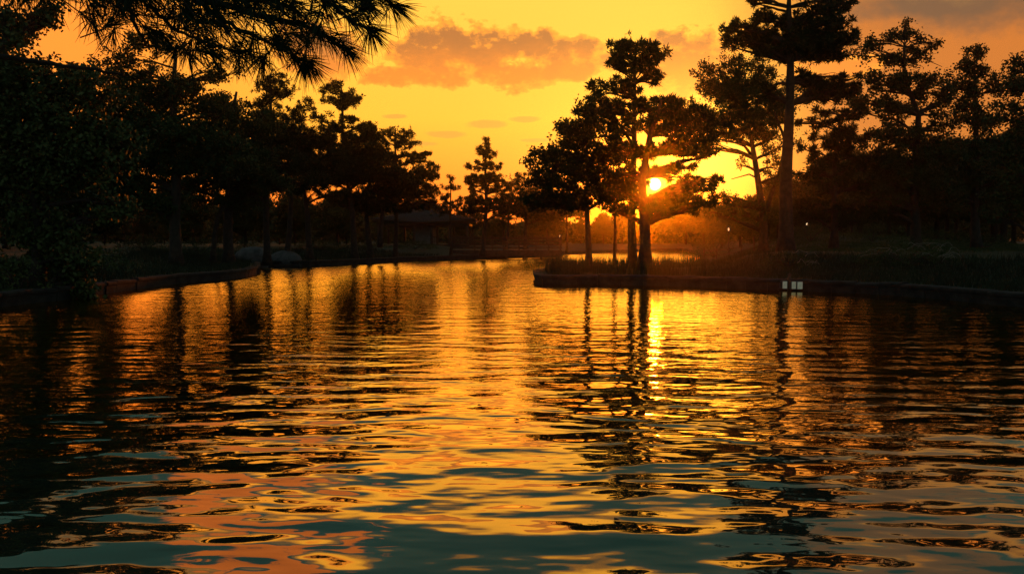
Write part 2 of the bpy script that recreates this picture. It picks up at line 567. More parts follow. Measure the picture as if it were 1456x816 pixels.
tree('pine_tree', 'dense low pine with paired trunks midway along the left bank', 65,
     [(527, 352), (522, 310), (524, 260), (530, 200)], 9,
     [(533, 198, 16, 12), (530, 225, 34, 14), (540, 258, 50, 18), (520, 290, 44, 13), (555, 285, 30, 10)], 'pine',
     forks=[([(540, 352), (543, 310), (548, 270)], 8)])
tree('pine_tree', 'pine with open flat layers reaching right over the pavilion side', 68,
     [(562, 352), (563, 300), (562, 240), (563, 183)], 7,
     [(558, 190, 12, 9), (574, 195, 13, 10), (568, 205, 24, 7), (601, 221, 18, 4.5), (560, 228, 36, 10), (585, 250, 42, 10), (607, 244, 15, 12), (580, 272, 46, 12), (606, 285, 20, 12), (560, 295, 40, 8)], 'pine', dens=1.25)
tree('pine_tree', 'young spindly pine over the eave of the pavilion', 76,
     [(641, 352), (641, 320), (640, 250)], 4, [(640, 254, 5, 7), (643, 268, 12, 6), (641, 284, 18, 7), (655, 297, 24, 8, .8), (628, 300, 14, 7)], 'pine', dens=1.5)
tree('pine_tree', 'slender pointed pine with stacked layers standing before the deck railing', 73.5,
     [(686, 366), (688, 340), (691, 290), (691, 240), (691, 195)], 7,
     [(691, 199, 4, 5), (689, 209, 9, 6), (690, 219, 17, 7), (680, 236, 16, 7), (698, 236, 19, 7), (691, 255, 33, 8), (678, 268, 20, 6), (706, 270, 24, 7), (690, 288, 34, 7), (712, 300, 26, 7, .8), (672, 300, 16, 5, .7)], 'pine', dens=1.6)
tree('pine_tree', 'short bushy pine immediately right of the pointed pine', 86,
     [(720, 358), (722, 320), (728, 262)], 5, [(728, 262, 14, 9), (738, 278, 30, 10), (725, 296, 30, 8), (750, 292, 24, 9)], 'pine', dens=1.4)
tree('pine_tree', 'spreading low pine whose thin trunk rises behind the railing', 90,
     [(747, 357), (748, 320), (752, 255)], 6, [(752, 255, 15, 12), (765, 278, 28, 14), (748, 300, 32, 10), (778, 305, 28, 12)], 'pine', dens=1.4)

# ---- middle, on the reed spit ----------------------------------------------
tree('broadleaf_tree', 'broad leafy tree at the tip of the reed spit, crown sloping left', 39,
     [(837, 372), (836, 300), (833, 230), (832, 170)], 10,
     [(832, 180, 26, 15), (812, 200, 30, 18), (800, 180, 16, 8, .6), (850, 205, 32, 22), (790, 222, 34, 18), (765, 232, 18, 14, .6), (838, 238, 44, 18), (800, 250, 42, 18), (768, 262, 24, 14, .7),
      (838, 278, 44, 16), (795, 285, 38, 14, .8), (762, 288, 20, 12, .6), (850, 160, 26, 14, .8), (752, 218, 8, 6, .4), (870, 262, 25, 22)],
     'broad', dens=1.25, mats='needle')
tree('pine_tree', 'tallest pine of the reed spit, bushy crown top left of the sun', 41,
     [(900, 370), (899, 300), (901, 220), (904, 140), (906, 70)], 13,
     [(905, 72, 30, 18), (880, 70, 18, 14), (932, 78, 20, 15), (905, 95, 34, 14), (878, 92, 16, 9), (925, 112, 18, 10), (866, 122, 28, 14), (892, 128, 24, 12, .8), (848, 142, 22, 14), (868, 152, 30, 13, .9), (905, 152, 24, 12, .8),
      (880, 178, 40, 13, .9), (835, 160, 20, 12, .7)], 'pine', dens=1.2, forks=[([(902, 210), (880, 175), (862, 145)], 5)])
tree('pine_tree', 'thick reddish pine right in front of the low sun, wide flat plates', 38,
     [(917, 372), (916, 320), (913, 255), (922, 195), (938, 145)], 18,
     [(935, 150, 32, 10), (962, 158, 34, 16), (990, 168, 25, 12, .8), (940, 178, 40, 12), (893, 216, 52, 12, 1.3), (870, 208, 26, 8), (965, 214, 48, 11, 1.2), (1000, 222, 24, 8, .8), (985, 196, 40, 14, 1.1), (1010, 176, 22, 12, .9),
      (895, 246, 22, 10, 1.1), (900, 262, 15, 8, 1.0), (966, 240, 26, 8, 1.1), (975, 256, 22, 5, .8), (985, 268, 36, 8, 1.3), (930, 290, 30, 7, 1.2), (950, 243, 18, 5, 1.1), (968, 272, 12, 4, 1.0), (925, 241, 14, 4, 1.0), (945, 300, 40, 9, 1.1), (1010, 258, 18, 8, .7), (962, 284, 34, 7, .8), (880, 275, 32, 14), (893, 300, 36, 8, .8), (1000, 288, 38, 9, .8)],
     'pine', dens=1.35, bark='bark_red')
tree('pine_tree', 'thin bare stemmed pine on the reed spit, left of the twin thick trunks', 42,
     [(875, 372), (874, 320), (873, 270), (872, 225)], 6, [(872, 228, 26, 10), (880, 250, 26, 10), (868, 268, 22, 8)], 'pine')
tree('broadleaf_tree', 'thin lone sapling between the deck and the reed spit', 96,
     [(806, 362), (806, 320), (804, 280)], 4, [(804, 286, 26, 9), (790, 300, 22, 7, .7), (822, 302, 22, 7, .7)], 'broad', dens=1.3)
# ---- right side --------------------------------------------------------------
tree('broadleaf_tree', 'forked tree at the top of the grassy mound, crown spread before the bright sky', 58,
     [(1086, 334), (1085, 300), (1078, 262), (1068, 210), (1062, 150)], 13,
     [(1040, 92, 28, 16, .8), (1012, 104, 26, 16, .6), (1075, 105, 30, 18), (1030, 128, 36, 16), (1068, 135, 40, 20), (1002, 125, 16, 10, .6), (1040, 160, 42, 16), (1085, 165, 40, 24), (1015, 182, 36, 12), (1060, 190, 40, 12),
      (995, 205, 30, 7, .8), (1105, 205, 24, 20, .8), (1120, 140, 30, 26), (1102, 245, 16, 20, .5), (1052, 232, 10, 9, .35), (1040, 285, 30, 12, .4), (1065, 300, 34, 12, .6), (1020, 303, 26, 8, .6)],
     'broad', dens=.95, forks=[([(1086, 320), (1095, 280), (1108, 245), (1118, 200)], 9), ([(1070, 222), (1058, 208), (1035, 200)], 5), ([(1080, 255), (1065, 248), (1040, 255)], 3)])
tree('pine_tree', 'huge black pine with a thick straight trunk and a flat bottomed umbrella crown', 40,
     [(1117, 362), (1118, 280), (1119, 180), (1119, 90), (1118, -10)], 20.5,
     [(1118, 62, 62, 24, 1.4), (1160, 58, 50, 24, 1.3), (1075, 52, 44, 15, 1.2), (1050, 42, 24, 9), (1112, 30, 44, 10, .7), (1090, 25, 30, 8, .6), (1175, 22, 36, 20), (1190, 52, 32, 14), (1200, 5, 18, 10), (1160, 82, 40, 8, 1.4), (1118, 80, 34, 7, 1.4),
      (1075, 2, 18, 6, .8), (1142, 112, 24, 12, .8), (1165, 126, 34, 11), (1205, 128, 32, 10), (1090, 130, 20, 12, .5), (1195, 112, 26, 8, .6), (1180, 138, 32, 6, 1.3), (1130, -25, 60, 16, .8)],
     'pine', dens=1.35, forks=[([(1118, 18), (1095, 10), (1075, 5)], 4), ([(1119, 90), (1070, 75), (1038, 66)], 5), ([(1119, 205), (1108, 180), (1100, 160)], 5)])
tree('pine_tree', 'dark pine with a bare middle sized trunk, right of the huge black pine', 44,
     [(1185, 362), (1186, 300), (1188, 230), (1190, 165)], 11,
     [(1190, 165, 34, 12), (1160, 175, 26, 10, .7), (1200, 195, 42, 16), (1170, 215, 34, 12, .8), (1205, 232, 42, 14), (1150, 245, 24, 8, .7), (1200, 262, 36, 12, .9), (1160, 298, 34, 14, 1.1), (1200, 305, 36, 18, 1.1), (1170, 272, 18, 6, .5)], 'pine', dens=1.1)
tree('broadleaf_tree', 'lacy topped broadleaf tree with round leaf clusters against the orange sky', 46,
     [(1302, 350), (1302, 260), (1303, 165), (1288, 110), (1280, 70)], 14,
     [(1288, 44, 16, 11, .8), (1262, 56, 14, 9, .8), (1316, 50, 13, 11, .7), (1240, 62, 15, 9, .9), (1305, 74, 20, 9, .7), (1330, 62, 7, 6, .6), (1268, 82, 20, 9, .9), (1225, 78, 14, 9, .9), (1292, 88, 20, 7, .7), (1318, 82, 10, 5, .7),
      (1255, 118, 34, 14, .8), (1300, 118, 38, 14, .9), (1235, 150, 36, 18, .9), (1280, 152, 34, 14, .7), (1330, 140, 30, 16), (1345, 175, 30, 18, .7), (1270, 190, 50, 18, .8), (1320, 215, 46, 20, .9), (1255, 230, 44, 22), (1300, 262, 55, 22), (1240, 285, 46, 20, 1.1), (1330, 285, 40, 16)],
     'light', dens=1.3, mats='leaf', forks=[([(1303, 160), (1330, 150), (1362, 138)], 5), ([(1303, 160), (1270, 155), (1245, 160)], 5), ([(1284, 90), (1310, 83), (1340, 95)], 2), ([(1286, 95), (1262, 88), (1240, 80)], 2.5)])
tree('broadleaf_tree', 'thick trunked tree near the right edge with a small knob of leaves on top', 48,
     [(1389, 350), (1388, 270), (1392, 180), (1386, 90)], 13,
     [(1384, 80, 18, 13), (1396, 72, 7, 8, .7), (1375, 96, 16, 9), (1392, 104, 24, 12), (1370, 128, 34, 15, .9), (1412, 125, 30, 14, .8), (1350, 112, 14, 8, .6), (1385, 165, 46, 20, .8), (1410, 205, 38, 20, .8), (1360, 215, 34, 22, .8), (1390, 250, 50, 22), (1350, 270, 36, 18, .8), (1420, 280, 34, 16, .8)],
     'light', dens=1.25, mats='leaf')
tree('broadleaf_tree', 'tree cut by the right edge of the view, dark low crown', 40,
     [(1466, 356), (1462, 280), (1456, 200), (1458, 110)], 11,
     [(1446, 96, 15, 12), (1462, 88, 14, 14), (1440, 122, 22, 12, .8), (1470, 130, 30, 24), (1440, 165, 34, 22, .8), (1470, 200, 46, 34), (1435, 230, 34, 22, .8), (1450, 275, 46, 26), (1430, 305, 30, 10, .6)],
     'light', dens=1.3, mats='leaf')


# ------------------------------------------------------------ the trees behind
def proto_tree(kind, hgt, rad, style, label):
    root = empty(kind, (0, 0, 0), label, 'tree', 'trees standing behind the pond')
    S = dict(STY[style]); mb = MB()
    tr = .22
    mb.tube([(0, 0, -.3), (.03, 0, hgt * .3), (-.08, .05, hgt * .6), (.02, 0, hgt * .97)], [tr, tr * .8, tr * .5, .03], 8)
    cents = []
    nb = 13
    for i in range(nb):
        u = i / (nb - 1)
        zc = hgt * (.32 + .63 * u)
        rr = rad * (.25 + .75 * (1 - u) ** .8) if style == 'pine' else rad * (.35 + .65 * math.sin(math.pi * min(1, .25 + .7 * u)))
        a = i * 2.4
        off = rr * .55
        c = Vector((math.cos(a) * off, math.sin(a) * off, zc))
        R = np.array([rr * .75, rr * .75, (.55 if style == 'pine' else .95) * (.5 + .5 * rr / rad)])
        n = int(4.19 * R.prod() * S['dens'] * .55) + 25
        cs = blob_points(np.array(c), R, n, S['flat'])
        cents.append(cs)
        limb(mb, (0, 0, zc - .5), c, .06, .02, .05)
        for q in cs[RNG.choice(len(cs), 4, replace=False)]: limb(mb, c, q, .02, .01, .05, 4, 3)
    mb.build('trunk', M['bark'], root, smooth=True)
    V_, F_ = leaves(np.concatenate(cents), S['per'] - 2, S['L'] * 1.5, S['W'] * 1.6, S['up'], S['spread'])
    mesh_np('crown', V_, F_, M[S['mat']], root)
    return root


def copy_tree(o):
    c = o.copy(); COL.objects.link(c)
    for ch in o.children:
        d = ch.copy(); COL.objects.link(d); d.parent = c
    return c


protos = [proto_tree('pine_tree', 10, 2.5, 'pine', 'x'), proto_tree('broadleaf_tree', 9.5, 3.0, 'broad', 'x'),
          proto_tree('pine_tree', 12, 2.2, 'pine', 'x'), proto_tree('broadleaf_tree', 7.5, 2.8, 'broad', 'x')]
# (photo column, distance, crown top row, prototype)
back = [(672, 112, 270, 0), (716, 118, 272, 2), (778, 120, 276, 1), (255, 66, 255, 1), (350, 70, 262, 3), (420, 76, 268, 1), (120, 48, 240, 3), (480, 84, 275, 3), (1180, 70, 225, 1), (1345, 64, 205, 1), (1425, 60, 200, 3), (8, 60, 200, 1), (95, 62, 265, 3), (150, 70, 290, 1), (205, 75, 290, 0), (275, 82, 300, 1), (345, 88, 305, 2), (398, 92, 310, 1), (460, 96, 312, 0), (493, 90, 312, 3), (545, 104, 312, 1), (590, 120, 275, 0), (50, 84, 205, 2), (178, 92, 295, 2), (235, 98, 310, 3), (310, 104, 310, 0), (430, 112, 312, 3), (655, 128, 303, 1), (704, 125, 309, 3), (765, 135, 299, 1), (795, 128, 305, 0), (826, 138, 295, 2), (858, 145, 303, 1), (885, 138, 301, 3), (948, 150, 290, 1), (975, 140, 284, 0), (1000, 136, 286, 3), (1026, 118, 296, 1), (1052, 100, 290, 3), (1105, 95, 250, 1), (1145, 88, 245, 0), (1170, 95, 235, 3), (1222, 80, 215, 1), (1262, 88, 210, 0), (1330, 78, 195, 1), (1358, 92, 200, 2), (1412, 86, 195, 3), (1440, 74, 205, 1), (1210, 110, 240, 2), (1290, 112, 235, 1), (1380, 112, 230, 0), (-60, 50, 180, 1), (-130, 62, 200, 0), (1500, 60, 190, 1), (1570, 66, 190, 0)]
where = ['at the far left', 'behind the left bank', 'behind the leaning pines', 'beyond the pavilion', 'on the far shore beyond the inlet', 'behind the grassy mound', 'behind the right bank', 'at the far right']
used = [False] * 4
order = sorted(range(len(back)), key=lambda i: back[i][0])
ranks = {}
for i in order:
    px = back[i][0]
    w = 0 if px < 60 else 1 if px < 290 else 2 if px < 560 else 3 if px < 740 else 4 if px < 1020 else 5 if px < 1190 else 6 if px < 1400 else 7
    ranks.setdefault(w, []).append(i)
ordn = ['leftmost', 'second from the left', 'third from the left', 'fourth from the left', 'fifth from the left', 'sixth from the left', 'seventh from the left', 'eighth from the left', 'ninth from the left', 'tenth from the left', 'eleventh from the left', 'twelfth from the left', 'thirteenth from the left', 'fourteenth from the left']
for w, lst in ranks.items():
    for k, i in enumerate(lst):
        px, D, top, pr = back[i]
        base_h = [10, 9.5, 12, 7.5][pr]
        if not used[pr]:
            o = protos[pr]; used[pr] = True
        else:
            o = copy_tree(protos[pr])
        x = (px - 728) / F * D
        z0 = gz(x, D)
        hh = at(px, top, D).z - z0
        s = hh / base_h
        o.location = (x, D, z0); o.scale = (s * random.uniform(.9, 1.25), s * random.uniform(.9, 1.25), s)
        o.rotation_euler = (0, 0, random.uniform(0, 6.28))
        kindw = ['layered pine', 'leafy tree', 'narrow pine', 'bushy tree'][pr]
        nm = ordn[k] if k < len(ordn) else 'last'
        o['label'] = f'{kindw} {where[w]}, {nm} there'

# far wood: one dark mass of tree tops nobody could count
cs = []
for i in range(125):
    a = i / 149
    px = -350 + 2150 * a
    D = 190 + 40 * math.sin(i * 2.1)
    x = (px - 728) / F * D
    hz = random.uniform(3, 4.5) if 560 < px < 1020 else random.uniform(5.5, 9.5)
    zc = gz(x, D) + hz * .5
    cs.append(blob_points(np.array([x, D, zc]), np.array([5.5, 4, hz * .5]), 520))
Vv, Ff = leaves(np.concatenate(cs), 5, .75, .22, .1, .4)
tag(mesh_np('woodland', Vv, Ff, M['leaf']), 'far dark wood closing the horizon beyond the pond', 'woodland', kind='stuff')


# ------------------------------------------------------------ ground cover
def blades(name, P2, hmin, hmax, w, mat, lean=.25, label=None, cat=None):
    n = len(P2)
    z0 = height(P2)
    base = np.column_stack([P2, z0 - .03])
    hh = RNG.uniform(hmin, hmax, n)
    ang = RNG.uniform(0, 2 * np.pi, n)
    side = np.column_stack([np.cos(ang), np.sin(ang), np.zeros(n)]) * w
    ln = RNG.normal(0, lean, (n, 2)) * hh[:, None]
    mid_ = base + np.column_stack([ln * .3, hh * .55]); tip = base + np.column_stack([ln, hh])
    V_ = np.stack([base - side, base + side, mid_ + side * .7, mid_ - side * .7, tip], 1).reshape(-1, 3)
    k = np.arange(n)[:, None] * 5
    F_ = np.concatenate([k + np.array([[0, 1, 2, 3]]), k + np.array([[3, 2, 4, 4]])])
    me_tri = k + np.array([[3, 2, 4]])
    quad = k + np.array([[0, 1, 2, 3]])
    me = bpy.data.meshes.new(name)
    loops = np.concatenate([quad.ravel(), me_tri.ravel()]).astype(np.int32)
    me.vertices.add(len(V_)); me.vertices.foreach_set('co', V_.astype(np.float32).ravel())
    me.loops.add(len(loops)); me.loops.foreach_set('vertex_index', loops)
    me.polygons.add(2 * n)
    me.polygons.foreach_set('loop_start', np.concatenate([np.arange(n) * 4, 4 * n + np.arange(n) * 3]).astype(np.int32))
    me.polygons.foreach_set('loop_total', np.concatenate([np.full(n, 4), np.full(n, 3)]).astype(np.int32))
    me.update(calc_edges=True); me.materials.append(mat)
    return tag(link(bpy.data.objects.new(name, me)), label, cat, kind='stuff')


def scatter(n, x0, x1, y0, y1, dmin, dmax, cond=None):
    q = np.column_stack([RNG.uniform(x0, x1, n), RNG.uniform(y0, y1, n)])
    q = q[~np.concatenate([in_pond(q[i:i + 5000]) for i in range(0, n, 5000)])]
    d = shore_dist(q); q = q[(d > dmin) & (d < dmax)]
    if cond is not None: q = q[cond(q)]
    return q


def colx(q): return q[:, 0] / q[:, 1] * F + 728


# reeds on the spit
q = scatter(26000, 1.2, 13, 33, 46, .45, 2.6, lambda q: (colx(q) > 768) & (colx(q) < 1010))
cl = np.sin(q[:, 0] * 3.1) + np.sin(q[:, 0] * 7.7 + q[:, 1])
q = q[(cl + RNG.normal(0, .8, len(q))) > -.6]
blades('reeds', q, .3, .85, .012, M['reed'], .12, 'thick dark reeds along the spit in front of the sun', 'reeds')
# low bank planting
q = scatter(150000, -42, 2, 22, 74, .5, 7)
blades('bank_plants', q, .12, .42, .016, M['ground'], .35, 'dark low planting covering the left bank above the kerb', 'ground cover')
q = scatter(90000, 7, 40, 20, 44, .5, 7, lambda q: colx(q) > 1000)
blades('bank_plants', q, .12, .45, .016, M['ground'], .35, 'dark low planting covering the right bank above the kerb', 'ground cover')
q = scatter(120000, 10, 60, 40, 78, 3, 40, lambda q: (colx(q) > 1000) & (colx(q) < 1500))
blades('grass', q, .08, .2, .016, M['grass'], .3, 'mown green grass on the mound and the lawn right of the sun', 'grass')
q = scatter(60000, -35, 30, 15, 75, .0, .42, lambda q: (q[:, 1] > 18))
blades('edge_grass', q, .06, .26, .01, M['grass'], .5, 'thin grass tufts growing along the kerb', 'grass')


# ------------------------------------------------------------ shrubs, rocks
def shrub(name, label, px, py, rx, ry, D, mat='leaf', twigs=0, dens=60, group=None, L=.09):
    c = at(px, py, D); k = D / F
    z0 = gz(c.x, D)
    root = empty(name, (c.x, D, z0), label, 'shrub', group)
    R = np.array([rx * k, rx * k * .8, max(.25, (at(px, py - ry, D).z - z0))])
    n = int(4.19 * R.prod() * .5 * dens)
    cs = blob_points(np.zeros(3), R, n, .0, 2.0); cs[:, 2] = np.abs(cs[:, 2]) * .98 + .02
    V_, F_ = leaves(cs, 8, L, L * .22, .4, .05)
    mb = MB()
    for i in range(7):
        a = i * .9
        limb(mb, (0, 0, -.05), (math.cos(a) * R[0] * .6, math.sin(a) * R[1] * .6, R[2] * .6), .03, .012, .1)
    mb.build('stem', M['bark'], root, smooth=True)
    mesh_np('foliage', V_, F_, M[mat], root)
    if twigs:
        mb = MB()
        for i in range(twigs):
            u = random.uniform(-.9, .9); v = random.uniform(.2, 1.0)
            zz = R[2] * (.12 + .9 * v * math.sqrt(max(.05, 1 - u * u)))
            yy = -R[1] * math.sqrt(max(.04, 1 - u * u - .55 * v * v)) * 1.0
            hwid = random.uniform(.12, .38); arch = random.uniform(.06, .2); tilt = random.uniform(-.25, .25)
            ps = [(R[0] * u + hwid * w_, yy - .03 * math.cos(w_), zz + arch * (1 - w_ * w_) * random.uniform(.4, 1.2) + tilt * hwid * w_ + random.uniform(-.04, .04)) for w_ in (-1, -.6, -.2, .25, .65, 1)]
            mb = MB(); mb.tube(ps, [.013 * (1 - .12 * j) for j in range(6)], 5)
            mb.build('bare_twig', M['pale_twig'], root, smooth=True)
    return root


shrub('juniper', 'low mound of juniper with pale crooked twigs at the foot of the huge black pine', 1121, 372, 40, 14, 34, 'leaf', 7)
shrub('juniper', 'widest juniper mound on the right bank, many pale crooked twigs', 1292, 364, 72, 19, 32, 'leaf', 22)
shrub('clipped_shrub', 'rounded clipped shrub on the lawn, right of the dark pine trunk', 1240, 330, 28, 12, 56, 'leaf')
shrub('clipped_shrub', 'rounded clipped shrub between the huge pine and the next trunk', 1152, 328, 32, 12, 58, 'leaf')
shrub('clipped_shrub', 'long low shrub in the gloom left of the mound fence', 1015, 338, 30, 8, 66, 'leaf')
shrub('clipped_shrub', 'dark shrub below the pavilion wall', 590, 350, 34, 8, 78, 'leaf')
shrub('clipped_shrub', 'dark shrub at the water side left of the pavilion', 520, 352, 40, 6, 74, 'leaf')
for px, py, rx, ry, D, lab in ((205, 345, 40, 10, 50, 'low dark shrub left of the thickest trunk on the left bank'), (285, 347, 30, 8, 54, 'low dark shrub between the thickest trunk and the leaning sapling'),
                               (350, 347, 22, 7, 62, 'small dark shrub behind the boulders'), (455, 347, 40, 8, 66, 'low dark shrub just right of the two bending pines'), (1400, 345, 46, 12, 50, 'wide dark shrub at the foot of the knob topped tree'),
                               (1330, 340, 40, 12, 60, 'dark shrub behind the widest juniper mound')):
    shrub('low_shrub', lab, px, py, rx, ry, D, 'leaf', group='low shrubs under the trees')
shrub('leafy_shrub', 'leafy shrub leaning over the kerb at the left edge', 25, 400, 40, 38, 24.5, 'leaf_light', 0, 45, L=.12)
shrub('leafy_shrub', 'tangled shrub on the left bank under the drooping boughs', 140, 375, 46, 20, 33, 'leaf_light', 3, 40, L=.11)


def boulder(label, px, pyb, rx, h_px, D, seed):
    c = at(px, pyb, D); k = D / F; z0 = gz(c.x, D)
    me = bpy.data.meshes.new('boulder'); bm = bmesh.new()
    bmesh.ops.create_icosphere(bm, subdivisions=4, radius=1)
    rr = np.random.default_rng(seed); K = rr.normal(size=(9, 3)); K /= np.linalg.norm(K, axis=1)[:, None]; A = rr.uniform(.72, .98, 9)
    for v in bm.verts:
        n = np.array(v.co)
        for kk, a in zip(K, A):
            d = n @ kk
            if d > a: n = n - kk * (d - a) * .85
        v.co = (n[0] * rx * k, n[1] * rx * k * .8, n[2] * (h_px * k))
    bm.to_mesh(me); bm.free()
    me.polygons.foreach_set('use_smooth', [True] * len(me.polygons)); me.materials.append(M['rock'])
    o = link(bpy.data.objects.new('boulder', me)); o.location = (c.x, D, z0 + .02)
    tag(o, label, 'boulder', 'boulders by the stone ledge')


boulder('larger rounded grey boulder on the left bank, beside the flatter one', 360, 372, 28, 22, 54.6, 3)
boulder('flatter grey boulder right above the stone ledge', 405, 373, 24, 15, 56, 5)
# flat ledge in front of the boulders
xa, ya = on_water(373, 379); xb, yb = on_water(438, 378.5)
mb = MB(); mb.box(xa, xb, ya - 1.6, ya - .15, -.3, .2)
mb.build('stone_ledge', M['kerb'], bevel=.05)
tag(bpy.data.objects['stone_ledge'], 'flat pale stone ledge lying in the water below the boulders', 'ledge')

# ------------------------------------------------------------ pavilion
DP = 90.0
c = at(606, 345, DP); gzp = gz(c.x, DP)
pav = empty('pavilion', (c.x, DP, gzp), 'open garden pavilion with a curved grey tiled roof among the pines', 'pavilion')
kk = DP / F
apex = at(600, 290, DP).z - gzp; eave = at(600, 317, DP).z - gzp
hw = 71 * kk / 1.0
hd = 4.2
mb = MB()
rows = 16
ringp = []
for r in range(rows + 1):
    u = r / rows
    zz = apex + (eave - apex) * (u ** .62)
    for dz in (0, -.07) if 0 < r < rows else (0,):
        X = .9 + (hw - .9) * u; Y_ = .1 + (hd - .1) * u
        rg = []
        for sx, sy in ((-1, -1), (0, -1), (1, -1), (1, 0), (1, 1), (0, 1), (-1, 1), (-1, 0)):
            up_ = .28 * u ** 3 if sx and sy else 0
            rg.append((sx * X, sy * Y_, zz + dz + up_))
        ringp.append(rg)
n0 = 0
for rg in ringp: mb.v += rg
for i in range(len(ringp) - 1):
    for k in range(8):
        a = i * 8 + k; b_ = i * 8 + (k + 1) % 8
        mb.f.append((a, a + 8, b_ + 8, b_))
mb.f.append(tuple(range(8)))
mb.f.append(tuple((len(ringp) - 1) * 8 + k for k in range(8))[::-1])
roof = mb.build('roof', M['tile'], pav)
mb = MB(); mb.tube([(-1.1, 0, apex + .14), (0, 0, apex + .05), (1.1, 0, apex + .14)], [.13, .13, .13], 8)
for sx in (-1, 1):
    for sy in (-1, 1):
        ps = []
        for r in range(9):
            u = r / 8; zz = apex + (eave - apex) * (u ** .62) + .28 * u ** 3 + .04
            ps.append((sx * (.9 + (hw - .9) * u), sy * (.1 + (hd - .1) * u), zz))
        mb.tube(ps, [.09] * 9, 6)
mb.build('ridge', M['tile'], roof, smooth=True)
mb = MB()
for sy in (-1, 1): mb.box(-hw * .88, hw * .88, sy * hd * .82 - .09, sy * hd * .82 + .09, eave - .42, eave - .12)
for sx in (-1, 1): mb.box(sx * hw * .88 - .09, sx * hw * .88 + .09, -hd * .82 + .1, hd * .82 - .1, eave - .40, eave - .14)
mb.build('beam', M['wood'], pav)
for sy in (-1, 1):
    for i in range(6):
        mb = MB(); x = -hw * .85 + i * hw * 1.7 / 5
        mb.tube([(x, sy * hd * .82, -.3), (x, sy * hd * .82, eave - .42)], [.14, .13], 10)
        mb.build('column', M['wood'], pav, smooth=True)
mb = MB(); mb.box(-hw * .9, hw * .9, -hd * .86, hd * .86, -.2, .14); mb.build('floor', M['kerb'], pav, bevel=.02)
mb = MB(); mb.box(-hw * .17, hw * .18, -hd * .5, hd * .3, .14, eave - .45); mb.build('wall', M['plaster'], pav)
mb = MB()
for zz in (.45, .95):
    mb.box(hw * .2, hw * .84, -hd * .82 - .03, -hd * .82 + .03, zz, zz + .06)
for i in range(14): mb.box(hw * (.22 + .045 * i), hw * (.22 + .045 * i) + .04, -hd * .82 - .02, -hd * .82 + .02, .14, .95)
mb.build('balustrade', M['wood'], pav)

# ------------------------------------------------------------ deck
XD0 = at(640, 340, 79).x; XD1 = at(799, 340, 79).x
deck = empty('deck', ((XD0 + XD1) / 2, 80.5, 0), 'low wooden deck over the water with a panelled railing', 'deck')
w2 = (XD1 - XD0) / 2
mb = MB()
nb_ = 46
for i in range(nb_):
    x0 = -w2 + i * 2 * w2 / nb_; mb.box(x0, x0 + 2 * w2 / nb_ - .015, -1.5, 2.4, .80, .86)
mb.build('floor_boards', M['wood'], deck)
mb = MB(); mb.box(-w2, w2, -1.56, -1.5, .22, .88); mb.build('fascia', M['wood'], deck)
for i in range(7):
    x = -w2 + .3 + i * (2 * w2 - .6) / 6
    mb = MB(); mb.tube([(x, -1.2, -.8), (x, -1.2, .8)], [.13, .13], 8); mb.build('pile', M['wood'], deck)
rail = empty('railing', (0, 0, 0), 'x', 'x'); rail.parent = deck
del rail['label']; del rail['category']
px_posts = [643, 675, 700, 716, 738, 762, 780, 797]
for p_ in px_posts:
    x = at(p_, 340, 79).x - deck.location.x
    mb = MB(); mb.box(x - .07, x + .07, -1.5, -1.36, .86, 2.26); mb.box(x - .1, x + .1, -1.53, -1.33, 2.26, 2.32); mb.build('post', M['wood'], rail)
mb = MB()
for zz in (1.02, 1.34, 1.66, 1.98): mb.box(-w2, w2, -1.46, -1.42, zz, zz + .2)
mb.build('rail_panel', M['wood'], rail)
mb = MB(); mb.box(-w2, w2, -1.52, -1.34, 2.24, 2.30); mb.build('handrail', M['wood'], rail)


# ------------------------------------------------------------ lamps, fence, panels
def garden_lamp(px, py, D, label, base_z=None):
    c = at(px, py, D); z0 = gz(c.x, D) if base_z is None else base_z
    o = empty('garden_lamp', (c.x, D, z0), label, 'lamp', 'small garden lamps'); hh = c.z - z0
    mb = MB(); mb.tube([(0, 0, -.1), (0, 0, hh - .12)], [.035, .03], 8); mb.build('post', M['metal'], o)
    mb = MB(); mb.tube([(0, 0, hh - .12), (0, 0, hh - .06), (0, 0, hh + .04), (0, 0, hh + .1)], [.03, .055, .055, .03], 12); mb.build('lamp_globe', M['lamp'], o, smooth=True)
    mb = MB(); mb.tube([(0, 0, hh + .1), (0, 0, hh + .13), (0, 0, hh + .2)], [.10, .09, .02], 12); mb.build('cap', M['metal'], o)


garden_lamp(1036, 326, 60, 'small lit garden lamp on the grassy mound, left of the rail fence')
garden_lamp(1147, 318, 62, 'small lit garden lamp above the clipped shrub, right of the huge pine')
garden_lamp(796, 336, 81.5, 'small lit lamp at the right end of the deck railing', .86)

c = at(1062, 325, 62)
fn = empty('rail_fence', (c.x, 62, gz(c.x, 62)), 'short wooden post and rail fence on the grassy mound', 'fence')
for i in range(6):
    x = -3.4 + i * 1.0
    zz = gz(c.x + x, 62) - fn.location.z
    mb = MB(); mb.box(x - .05, x + .05, -.05, .05, zz - .2, zz + (1.25 if i == 4 else .85)); mb.build('post', M['wood'], fn)
for dz in (.35, .7):
    mb = MB()
    mb.tube([(-3.5 + j * .55, -.07, gz(c.x - 3.5 + j * .55, 62) - fn.location.z + dz) for j in range(11)], [.03] * 11, 6)
    mb.build('rail', M['wood'], fn)

